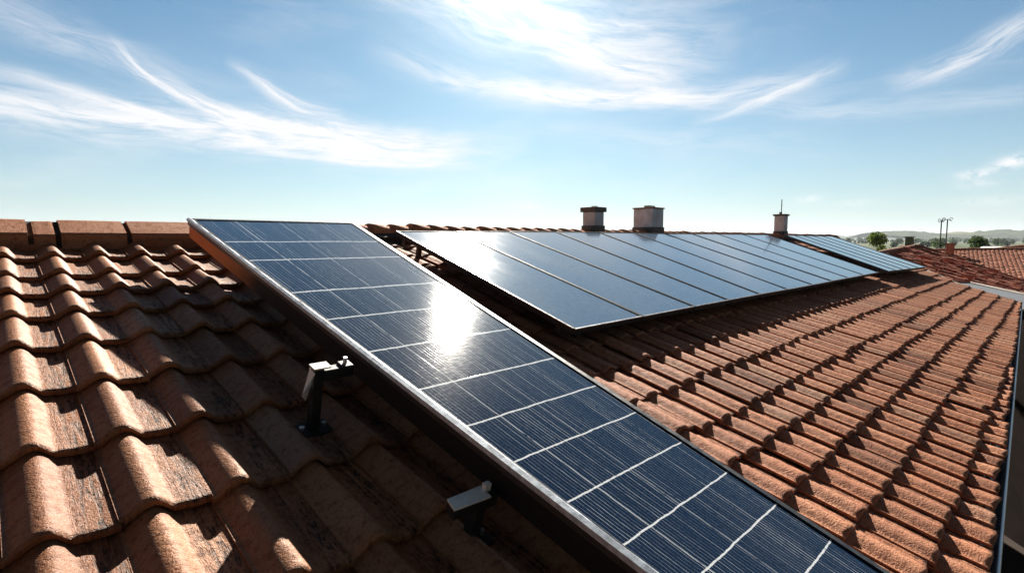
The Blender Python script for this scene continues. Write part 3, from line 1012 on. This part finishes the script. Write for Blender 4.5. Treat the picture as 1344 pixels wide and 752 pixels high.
def board_fn(t, b):
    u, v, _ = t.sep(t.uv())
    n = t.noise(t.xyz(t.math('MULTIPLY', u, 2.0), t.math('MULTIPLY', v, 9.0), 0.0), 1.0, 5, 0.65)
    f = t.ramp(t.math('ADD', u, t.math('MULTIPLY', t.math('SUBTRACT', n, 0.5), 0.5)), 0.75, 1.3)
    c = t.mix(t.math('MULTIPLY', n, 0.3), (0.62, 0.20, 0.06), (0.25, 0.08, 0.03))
    c = t.mix(f, c, (0.010, 0.010, 0.012))  # change from lit to shaded, put into the board's colour
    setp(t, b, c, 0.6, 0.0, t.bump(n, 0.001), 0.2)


side_board(0.004, 0.996, .085, .085, material('painted_shade_board', board_fn), 'side_board')
# rim of silver tape / trim along the frame's outer edge
m = MB()
e0, e1 = fbil(0.0, 0.0), fbil(0.0, 1.0)
inn = (fbil(1, .5) - fbil(0, .5)); inn /= np.linalg.norm(inn)
N_ = 60
for i in range(N_):
    a = e0 + (e1 - e0) * (i / N_); b = e0 + (e1 - e0) * ((i + 1) / N_)
    w0 = .018 + .0015 * math.sin(i * 1.7); w1 = .018 + .0015 * math.sin((i + 1) * 1.7)
    h0 = .003 + .0006 * math.sin(i * 2.3); h1 = .003 + .0006 * math.sin((i + 1) * 2.3)
    m.face([a - inn * .007 - fn_ * .017, b - inn * .007 - fn_ * .017, b - inn * .007 + fn_ * .001, a - inn * .007 + fn_ * .001])
    m.face([a - inn * .007 + fn_ * .001, b - inn * .007 + fn_ * .001, b + inn * .010 + fn_ * (h1 + .003), a + inn * .010 + fn_ * (h0 + .003)], smooth=True)
    m.face([a + inn * .010 + fn_ * (h0 + .003), b + inn * .010 + fn_ * (h1 + .003), b + inn * w1 + fn_ * .0006, a + inn * w0 + fn_ * .0006], smooth=True)
m.build('edge_trim', M_TRIM, front)
# carrying rails under the near panel
for s in (0.22, 0.78):
    m = MB()
    a, b = fbil(s, .01) - fn_ * .075, fbil(s, .99) - fn_ * .075
    m.box((a + b) / 2, (b - a) / 2, inn * .02, fn_ * .026)
    m.build('rail', M_ALU_DARK, front)


# brackets that carry its edge
def bracket(u, v, hpost, label, plate, out):
    base = ROOF(u, v, -0.028)
    root = empty('mounting_bracket', tuple(base), label, 'bracket', 'brackets carrying the near panel')
    n, S, H = NW, SW, Hw
    m = MB(); m.box(base + n * .008, H * .065, S * .05, n * .007); m.build('base_plate', M_STEEL, root, .003)
    m = MB(); m.box(base + n * (.015 + hpost / 2), H * .019, S * .021, n * hpost / 2); m.build('post', M_STEEL, root, .003)
    top = base + n * (.015 + hpost)
    m = MB()
    tgt = H * out
    m.box(top - n * .03 + tgt / 2 + H * .0195, tgt / 2, S * .02, n * .022)
    m.build('arm', M_STEEL, root, .003)
    for k in (-1, 1):
        m = MB(); m.tube([base + n * .014 + H * .045 * k, base + n * .03 + H * .045 * k], .011, 6, False); m.build('bolt', M_ALU, root)
    # clamp at the panel edge with its bolt
    m = MB()
    c = top + tgt
    m.box(c + n * -.012 - H * .01, H * .022, S * .026, n * .012)
    m.build('clamp', M_STEEL, root, .002)
    m = MB(); m.tube([c + n * .001 - H * .012, c + n * .026 - H * .012], .009, 6, False); m.build('clamp_bolt', M_ALU, root)
    if plate == 'fin':
        # pale folded plate: flat top strip and a bent triangular cheek
        m = MB()
        m.box(top + n * .006 + H * .010, H * .034, S * .026, n * .003)
        m.build('cap_plate', M_PALE, root, .001)
        m = MB()
        t0 = top - H * .0215 - n * .004
        for q in (0, 1):
            d = -H * .0022 * q
            pts = [t0 + S * .02 + d, t0 - S * .03 - n * .005 + d - H * .0, t0 - S * .05 - n * .075 - H * .055 + d, t0 + S * .005 - n * .135 - H * .012 + d]
            m.face(pts if q == 0 else pts[::-1])
        m.build('cheek_plate', M_PALE, root)
    else:
        m = MB()
        c = top - H * .035 + n * .004
        pts = [c - H * .078 - S * .024, c + H * .058 - S * .034, c + H * .064 + S * .024, c - H * .068 + S * .026]
        m.hexa([p - n * .003 for p in pts] + [p + n * .003 for p in pts])
        m.build('cap_plate', M_PALE, root, .001)
        m = MB()
        pts = [c - H * .078 - S * .025, c + H * .058 - S * .034, c + H * .045 + S * .024, c - H * .068 + S * .025]
        m.hexa([p - n * .036 for p in pts] + [p - n * .0035 for p in pts])
        m.build('cap_body', M_STEEL, root, .003)
        m = MB()
        m.box(top + H * .03 + n * .018, H * .012, S * .009, n * .012)
        m.build('tab', M_PALE, root, .001)
    return root


bracket(0.735, 1.50, .262, 'dark post with pale triangular cheek plate beside the near panel', 'fin', .125)
bracket(0.865, 0.82, .165, 'dark post topped by a flat pale plate, lower beside the near panel', 'cap', .05)

# the long array
A_TOP = [(2.265, 3.507, .198), (2.854, 3.525, .199), (3.515, 3.545, .2), (4.216, 3.565, .201), (4.972, 3.57, .201), (5.691, 3.57, .201), (6.405, 3.573, .201), (7.179, 3.582, .201), (8.028, 3.592, .202), (8.974, 3.597, .202), (10.081, 3.599, .202)]
A_BOT = [(2.188, 1.60, .119), (2.858, 1.602, .12), (3.539, 1.607, .121), (4.10, 1.609, .121), (4.736, 1.61, .121), (5.411, 1.61, .12), (6.160, 1.612, .12), (6.841, 1.615, .121), (7.54, 1.616, .121), (8.31, 1.624, .121), (9.14, 1.627, .121)]
B_TOP = [(10.602, 3.479, .227), (11.081, 3.475, .227), (11.594, 3.47, .227), (12.143, 3.465, .227), (12.732, 3.46, .226), (13.422, 3.453, .226)]
B_BOT = [(9.379, 1.557, .148), (9.821, 1.542, .148), (10.299, 1.526, .147), (10.816, 1.509, .146), (11.378, 1.49, .145), (11.927, 1.471, .145)]
ORD = ['first', 'second', 'third', 'fourth', 'fifth', 'sixth', 'seventh', 'eighth', 'ninth', 'tenth']
LAB = ['first grey panel of the long row, widest one, carrying the white sun glare',
       'second grey panel of the long row, beside the one with the sun glare',
       'third grey panel of the long row, its top edge before the dark capped chimney',
       'fourth grey panel of the long row, reaching up between the two thick chimneys',
       'fifth grey panel of the long row, below the widest chimney',
       'sixth grey panel of the long row, just past the widest chimney',
       'seventh grey panel of the long row, counted from the near end',
       'eighth grey panel of the long row, third before its far end',
       'ninth grey panel of the long row, second before its far end',
       'tenth and last panel of the long row, below the slim chimney with the rod',
       'first pale blue panel of the raised far block, beside the long row',
       'second pale blue panel of the raised far block at the roof end',
       'middle pale blue panel of the raised far block at the roof end',
       'fourth pale blue panel of the raised far block at the roof end',
       'outermost pale blue panel, at the very end of the roof']


def lerp3(a, b, f):
    return tuple(x + (y - x) * f for x, y in zip(a, b))


def row_of(T_, B_, gap, labs, group, mat_fr):
    for i in range(len(T_) - 1):
        gt = gap / (T_[i + 1][0] - T_[i][0]); gb = gap / (B_[i + 1][0] - B_[i][0])
        tl, tr = lerp3(T_[i], T_[i + 1], gt), lerp3(T_[i], T_[i + 1], 1 - gt)
        bl, br = lerp3(B_[i], B_[i + 1], gb), lerp3(B_[i], B_[i + 1], 1 - gb)
        j = rng.normal(0, .0012)
        tl, tr, bl, br = [(c[0], c[1], c[2] + j) for c in (tl, tr, bl, br)]
        root, bil, nr = quad_panel('solar_panel', tl, tr, bl, br, 0.045, 0.007, M_AGLASS, mat_fr, labs[i], group)
        # bright lip along the lower edge
        m = MB()
        a, b = bil(0.004, 1.0), bil(.996, 1.0)
        dn = bil(.5, 1) - bil(.5, .9); dn /= np.linalg.norm(dn)
        m.hexa([a + dn * .001 - nr * .006, a + dn * .007 - nr * .006, b + dn * .007 - nr * .006, b + dn * .001 - nr * .006,
                a + dn * .001 + nr * .0015, a + dn * .007 + nr * .0015, b + dn * .007 + nr * .0015, b + dn * .001 + nr * .0015])
        if i == 0 and len(T_) > 6:
            a, b = bil(0.0, .003), bil(0.0, .997)
            si = bil(0, .5) - bil(.1, .5); si /= np.linalg.norm(si)
            m.hexa([a + si * .001 - nr * .005, a + si * .006 - nr * .005, b + si * .006 - nr * .005, b + si * .001 - nr * .005,
                    a + si * .001 + nr * .0015, a + si * .006 + nr * .0015, b + si * .006 + nr * .0015, b + si * .001 + nr * .0015])
        m.build('edge_strip', M_ALU, root)


row_of(A_TOP, A_BOT, .004, LAB[:10], 'grey solar panels of the long row', M_BLACKF)
row_of(B_TOP, B_BOT, .004, LAB[10:], 'pale solar panels of the far block', M_BLACKF)

# rails under the array, with feet standing on the tiles
def rail(f, T_, B_, label, drop):
    a, b = lerp3(T_[0], B_[0], f), lerp3(T_[-1], B_[-1], f)
    A_, B__ = ROOF(a[0] + .03, a[1], a[2]) - NW * drop, ROOF(b[0] - .03, b[1], b[2]) - NW * drop
    root = empty('mounting_rail', tuple((A_ + B__) / 2), label, 'rail', 'rails under the long rows')
    m = MB()
    m.box((A_ + B__) / 2, (B__ - A_) / 2, SW * .022, NW * .028)
    m.build('beam', M_ALU_DARK, root, .003)
    L = np.linalg.norm(B__ - A_)
    for k in range(int(L / 1.7) + 1):
        p = A_ + (B__ - A_) * ((k + .12) / (int(L / 1.7) + 1))
        h = float(np.dot(p - ROOF(0, 0, -0.03), NW)) - .028
        if h > .02:
            m = MB()
            m.box(p - NW * (.028 + h / 2), Hw * .02, SW * .02, NW * h / 2)
            m.build('foot', M_STEEL, root)


rail(.04, A_TOP, A_BOT, 'dark rail under the upper edge of the long row of panels', .078)
rail(.93, A_TOP, A_BOT, 'dark rail under the lower edge of the long row of panels', .078)
rail(.93, B_TOP, B_BOT, 'dark rail under the lower edge of the far block of panels', .078)

# ------------------------------------------------------------------ neighbours
def roof_plane_frame(P0, down, slope):
    """frame with S up the slope; down = plan direction of the fall"""
    d = np.array([down[0], down[1], 0.0]); d /= np.linalg.norm(d)
    S = -d * math.cos(slope) + Zw * math.sin(slope)
    n = d * math.sin(slope) + Zw * math.cos(slope)
    H = np.cross(S, n)
    return Frame(np.array(P0, float), H, S, n, 1.0)


def inpoly(poly):
    def f(u, v):
        c = False
        for i in range(len(poly)):
            x1, y1 = poly[i]; x2, y2 = poly[i - 1]
            if (y1 > v) != (y2 > v) and u < (x2 - x1) * (v - y1) / (y2 - y1) + x1:
                c = not c
        return c
    return f


def to_uv(fr, p):
    d = np.array(p) - fr.O
    return float(d @ fr.H), float(d @ fr.S)


def roof_face(fr, pts, pitch, ex, hc, mat, parent, jit, nx=8, tint_deck=M_DECK, vj=.01):
    poly = [to_uv(fr, p) for p in pts]
    us_ = [q[0] for q in poly]; vs_ = [q[1] for q in poly]
    n = int((max(vs_) - min(vs_)) / ex) + 1
    lips = [min(vs_) + ex * k for k in range(n)]
    tile_field('roof', fr, (min(us_), max(us_)), lips, max(vs_), pitch, hc, 0.04, nx, 3, mat, parent, jit, 0, .32, inpoly(poly), .35, 0, .01, .02, vj, vj * 1.6)
    m = MB()
    m.face([fr(q[0], q[1], -hc - .05) for q in poly])
    m.build('roof_deck', tint_deck, parent)


CAMV = np.array([0, 0, CZ])
# house A: steep face of lumpy red tiles with a falling hip
P0 = CAMV + np.array([19.742, 26.0, -.295])
FA = roof_plane_frame(P0, (.65, -.76), math.atan(.43))
nA = empty('neighbour_house', (18, 25, 0), 'neighbour house with steep lumpy red tiles and a falling hip edge', 'house', 'neighbouring houses')
def on(fr, x, y):
    # point of the plane above plan position x,y
    n, O = fr.n, fr.O
    return np.array([x, y, O[2] - (n[0] * (x - O[0]) + n[1] * (y - O[1])) / n[2]])
Hb = on(FA, 23.35, 24.0); Hb2 = on(FA, 25.0, 23.1)
Q2 = on(FA, 12.8, 19.25); Lb = on(FA, 16.5, 16.4)
roof_face(FA, [P0, Hb, Hb2, Lb, Q2], 0.27, .30, .10, M_TILE_RED, nA, .045, 8, M_DECK, .03)
m = MB(); m.tube([Q2, P0 + NW * 0, Hb, Hb2], .10, 8)
o = m.build('hip_tiles', M_TILE_RED, nA)
o.data.color_attributes.new('tint', 'FLOAT_COLOR', 'POINT')
m = MB()
bk = [np.array([25.5, 25.2, Hb2[2] - .2]), np.array([20.8, 28.2, P0[2] - .9]), np.array([13.2, 21.6, Q2[2] - .6])]
ring = [Lb, Hb2, bk[0], bk[1], bk[2], Q2]
for i in range(len(ring)):
    a, b = ring[i], ring[(i + 1) % len(ring)]
    m.face([(a[0], a[1], 0), (b[0], b[1], 0), (b[0], b[1], b[2] - .14), (a[0], a[1], a[2] - .14)])
m.build('wall', M_PLASTER_B, nA)
m = MB()
m.face([P0 - Zw * .12, Hb2 - Zw * .12, bk[0], bk[1]]); m.face([P0 - Zw * .12, bk[1], bk[2], Q2 - Zw * .12])
m.build('back_roof', M_DECK, nA)
m = MB(); a, b = Lb, Hb2
dd = (b - a) / np.linalg.norm(b - a); pp = np.array([dd[1], -dd[0], 0])
m.box((a + b) / 2 - Zw * .14 + pp * .03, (b - a) / 2, pp * .03, Zw * .09)
m.build('gutter', M_WOOD, nA)
# small green vent chimney on its ridge
m = MB(); c = P0 + np.array([-.55, -.15, .05]); m.box(c + Zw * .15, (.11, .07, 0), (-.07, .11, 0), (0, 0, .22)); gv = m.build('chimney', M_GREEN, nA, .01)
m = MB(); m.box(c + Zw * .39, (.135, .085, 0), (-.085, .135, 0), (0, 0, .018)); m.build('chimney_cap', M_SLATE, gv, .004)

# house B: broad salmon roof beyond it
FB = roof_plane_frame(CAMV + np.array([28.4, 33.0, -.80]), (-.62, -.78), R_(12))
nB = empty('neighbour_house', (29, 32, 0), 'neighbour house with a broad smooth salmon roof and a brick chimney', 'house', 'neighbouring houses')
def hitp(fr, x, y):
    d = np.array([(x - 672) / 700, 1.0, 0.0]); d[2] = 0
    f = np.array([0, math.cos(PITCH), -math.sin(PITCH)]); up = np.array([0, math.sin(PITCH), math.cos(PITCH)])
    d = np.array([1, 0, 0]) * (x - 672) - up * (y - 376) + f * 700
    t = np.dot(fr.O - CAMV, fr.n) / np.dot(d, fr.n)
    return CAMV + d * t
PB = B_POLY = [np.array(p) for p in ((26.0, 35.4, 5.87), (29.2, 33.6, 5.23), (33.0, 31.0, 4.7), (32.0, 26.0, 3.9), (22.0, 24.0, 3.6), (20.0, 31.0, 5.0))]
PB = [on(FB, p[0], p[1]) for p in PB]
roof_face(FB, PB, .20, .33, .014, M_TILE_SALMON, nB, .006, 6)
m = MB(); m.tube([PB[5], PB[0], PB[1], PB[2]], .11, 8); o = m.build('ridge_tiles', M_TILE_SALMON, nB); o.data.color_attributes.new('tint', 'FLOAT_COLOR', 'POINT')
m = MB()
for i in range(len(PB)):
    a, b = PB[i], PB[(i + 1) % len(PB)]
    m.face([(a[0], a[1], 0), (b[0], b[1], 0), (b[0], b[1], b[2] - .12), (a[0], a[1], a[2] - .12)])
m.build('wall', M_PLASTER_B, nB)
cB_ = on(FB, 27.2, 33.2)
m = MB(); m.box(cB_ + Zw * .25, (.15, .065, 0), (-.065, .15, 0), (0, 0, .42)); bc = m.build('chimney', M_BRICK, nB, .01)
m = MB(); m.box(cB_ + Zw * .70, (.18, .08, 0), (-.08, .18, 0), (0, 0, .03)); m.build('chimney_cap', M_CAP, bc, .005)

# house C: darker roof rising out of the frame
FC = roof_plane_frame(CAMV + np.array([36.4, 38.0, -.45]), (-.80, -.60), R_(20))
nC = empty('neighbour_house', (38, 36, 0), 'farthest neighbour house with coarse dark red tiles rising out of view', 'house', 'neighbouring houses')
PC = [on(FC, *p) for p in ((33.6, 39.6), (36.5, 38.0), (40.5, 35.4), (38.0, 31.0), (34.2, 30.6))]
roof_face(FC, PC, .30, .34, .08, M_TILE_RED, nC, .015, 6)
m = MB(); m.tube([PC[0], PC[1], PC[2]], .11, 8); o = m.build('ridge_tiles', M_TILE_RED, nC); o.data.color_attributes.new('tint', 'FLOAT_COLOR', 'POINT')
m = MB()
for i in range(len(PC)):
    a, b = PC[i], PC[(i + 1) % len(PC)]
    m.face([(a[0], a[1], 0), (b[0], b[1], 0), (b[0], b[1], b[2] - .12), (a[0], a[1], a[2] - .12)])
m.build('wall', M_PLASTER_B, nC)

# flat roofed annex between the houses
an = empty('flat_roof_annex', (13, 14, 0), 'low annex with a flat grey felt roof beyond the tiled roof end', 'building')
ring = [(10.3, 9.7), (11.7, 10.0), (13.4, 14.0), (15.1, 17.5), (14.3, 17.7), (11.3, 13.7), (10.45, 11.4)]
zt = CZ - 1.42
m = MB(); m.face([(x, y, zt) for x, y in ring]); m.build('roof', M_FLAT, an)
m = MB()
for i in range(len(ring)):
    a, b = ring[i], ring[(i + 1) % len(ring)]
    m.face([(a[0], a[1], 0), (b[0], b[1], 0), (b[0], b[1], zt), (a[0], a[1], zt)])
m.build('wall', simple('dark_brown_render', (0.055, 0.043, 0.04), 0.95, 0, 0.2, 2.0, 0.002, 0.05), an)
m = MB()
m.tube([(x, y, zt + .02) for x, y in ring] + [(ring[0][0], ring[0][1], zt + .02)], .035, 6)
m.build('parapet_trim', M_WOOD, an)

# ------------------------------------------------------------------ vegetation
def tree(name, loc, h, cr, label, mat, n_leaf, seed, group=None, crown_base=.3, leaf=.12, cat='tree'):
    r = np.random.default_rng(seed)
    root = empty(name, loc, label, cat, group)
    base = np.array(loc)
    m = MB()
    top = base + np.array([r.normal(0, .1), r.normal(0, .1), h * .8])
    m.tube([base, base + (top - base) * .5 + r.normal(0, .05, 3), top], [cr * .09, cr * .06, cr * .02], 7)
    cl = []
    for k in range(16):
        f = r.uniform(crown_base * .8, .85)
        s = base + (top - base) * f
        a = r.uniform(0, 6.28)
        d = np.array([math.cos(a), math.sin(a), r.uniform(.3, 1.1)]); d /= np.linalg.norm(d)
        L = cr * r.uniform(.5, .95) * (1.15 - .45 * f)
        e = s + d * L
        m.tube([s, s + d * L * .5 + r.normal(0, .04 * cr, 3), e], [cr * .035, cr * .022, cr * .008], 5)
        cl.append((e, cr * r.uniform(.28, .48)))
        cl.append((s + d * L * .55, cr * r.uniform(.22, .36)))
    cl.append((top + np.array([0, 0, h * .1]), cr * .4))
    m.build('trunk', M_BARK, root)
    V, C = [], []
    w = np.array([c[1] ** 2 for c in cl]); w /= w.sum()
    idx = r.choice(len(cl), n_leaf, p=w)
    cc = np.array([c[0] for c in cl])[idx]; rad = np.array([c[1] for c in cl])[idx]
    d = r.normal(0, 1, (n_leaf, 3)); d /= np.linalg.norm(d, axis=1)[:, None]
    p = cc + d * (rad * r.random(n_leaf) ** .45)[:, None] * np.array([1, 1, .8])
    a = r.normal(0, 1, (n_leaf, 3)); a /= np.linalg.norm(a, axis=1)[:, None]
    b = np.cross(a, r.normal(0, 1, (n_leaf, 3))); b /= np.linalg.norm(b, axis=1)[:, None]
    s = leaf * r.uniform(.6, 1.3, n_leaf)[:, None]
    V = np.stack([p - a * s, p + b * s * .5, p + a * s, p - b * s * .5], 1).reshape(-1, 3)
    Q = np.arange(n_leaf * 4).reshape(-1, 4)
    tcol = np.stack([np.clip(r.normal(.5, .3, n_leaf), 0, 1), np.clip(r.normal(.2, .3, n_leaf), 0, 1), r.random(n_leaf)], -1)
    np_mesh('crown', V, Q, mat, root, None, np.repeat(tcol, 4, 0), False)
    return root


tree('garden_tree', (27.4, 40.0, 0), 6.95, 1.75, 'bright green bushy tree standing just past the roof end', M_LEAF, 16000, 11, None, .5, .11)
tree('garden_tree', (29.5, 42.5, 0), 6.1, 1.0, 'lower yellow green tree beside the bushy tree, beyond the lumpy red roof', M_LEAF, 5000, 12, None, .45, .11)
tree('garden_tree', (51.8, 60.0, 0), 6.7, 2.1, 'dark green round tree behind the brick chimney of the salmon roof', M_LEAF_D, 12000, 13, None, .35, .14)
tree('garden_tree', (49.2, 62.0, 0), 6.3, 1.7, 'small dark tree beside the round tree behind the salmon roof', M_LEAF_D, 5000, 14, None, .35, .14)
tree('garden_tree', (66.0, 75.0, 0), 6.0, 2.0, 'dark spreading tree behind the farthest house', M_LEAF_D, 6000, 15, None, .35, .16)


def woods(name, y0, y1, x0, x1, n, hmin, hmax, seed, mat, leaf, per):
    r = np.random.default_rng(seed)
    P = []
    for _ in range(n):
        x, y, h = r.uniform(x0, x1), r.uniform(y0, y1), r.uniform(hmin, hmax)
        x = x * y / y0
        rad = h * r.uniform(.3, .45)
        d = r.normal(0, 1, (per, 3)); d /= np.linalg.norm(d, axis=1)[:, None]
        P.append(np.array([x, y, h * .55]) + d * np.array([rad, rad, h * .45]) * (r.random((per, 1)) ** .33))
    P = np.concatenate(P)
    m = len(P)
    a = r.normal(0, 1, (m, 3)); a /= np.linalg.norm(a, axis=1)[:, None]
    b = np.cross(a, r.normal(0, 1, (m, 3))); b /= np.linalg.norm(b, axis=1)[:, None]
    s = leaf * r.uniform(.6, 1.3, m)[:, None]
    V = np.stack([P - a * s, P + b * s * .6, P + a * s, P - b * s * .6], 1).reshape(-1, 3)
    tcol = np.stack([np.clip(r.normal(.5, .3, m), 0, 1), np.clip(r.normal(.15, .25, m), 0, 1), r.random(m)], -1)
    o = np_mesh(name, V, np.arange(m * 4).reshape(-1, 4), mat, None, None, np.repeat(tcol, 4, 0), False, 'stuff')
    return o


o = woods('distant_woods', 420, 1100, -500, 560, 520, 4, 8.5, 21, M_LEAF_D, 0.9, 160)
tag(o, 'dark far woods in rows across the plain below the hills', 'woods')
o = woods('distant_woods', 1300, 2000, -1600, 1800, 800, 8, 14, 22, M_LEAF_D, 2.2, 80)
tag(o, 'bluish woods farthest out at the foot of the hills', 'woods')

# ------------------------------------------------------------------ masts and small things
def mast(x, y, h, label, arms):
    root = empty('antenna_mast', (x, y, 0), label, 'antenna mast')
    m = MB(); m.tube([(x, y, 0), (x, y, h)], .045, 7); m.build('pole', M_STEEL, root)
    m = MB()
    for (dz, L) in arms:
        m.tube([(x - L, y, h + dz), (x, y, h + dz + .05), (x + L, y, h + dz)], .025, 5)
        for s in (-1, 1):
            pts = [(x + s * L + .13 * math.cos(a_), y, h + dz + .05 + .13 * math.sin(a_)) for a_ in np.linspace(0, 5.2, 9)]
            m.tube(pts, .022, 5)
    m.build('aerial', M_STEEL, root)


mast(36.0, 45.0, CZ + 1.62, 'thin antenna mast, the shorter of the twin masts behind the red roofs', [(-.05, .16)])
mast(36.5, 45.0, CZ + 1.72, 'thin antenna mast, the taller of the twin masts behind the red roofs', [(-.05, .30)])

# pale curved sheet roof in a garden beyond
ca = empty('carport', (44.0, 47.0, 0), 'small carport with a curved white sheet roof beyond the salmon roof', 'carport')
m = MB()
x0_, y0_ = 43.6, 47.0
N_ = 10
for i in range(N_):
    a0_, a1_ = math.pi * (.12 + .76 * i / N_), math.pi * (.12 + .76 * (i + 1) / N_)
    f = lambda a_, yy: (x0_ - 0.5 * math.cos(a_), yy, CZ - .95 + .35 * math.sin(a_))
    m.face([f(a0_, y0_), f(a1_, y0_), f(a1_, y0_ + 2.4), f(a0_, y0_ + 2.4)], smooth=True)
m.build('canopy', M_WHITE, ca)
for sx in (-.44, .44):
    for sy in (.1, 2.3):
        m = MB(); m.tube([(x0_ + sx, y0_ + sy, 0), (x0_ + sx, y0_ + sy, CZ - .80)], .03, 6); m.build('post', M_STEEL, ca)

# ------------------------------------------------------------------ air between here and the hills
m = MB()
m.box((0, 2400, 26), (7500, 0, 0), (0, 5200, 0), (0, 0, 64))
def haze_mat():
    mt = bpy.data.materials.new('haze_air')
    mt.use_nodes = True
    t = NT(mt.node_tree)
    out = t.node('ShaderNodeOutputMaterial')
    v = t.node('ShaderNodeVolumePrincipled')
    v.inputs['Color'].default_value = (0.80, 0.90, 1.0, 1)
    v.inputs['Density'].default_value = 0.00007
    v.inputs['Anisotropy'].default_value = 0.3
    t.l.new(v.outputs[0], out.inputs['Volume'])
    return mt
hz = m.build('haze', haze_mat(), None, kind='stuff')
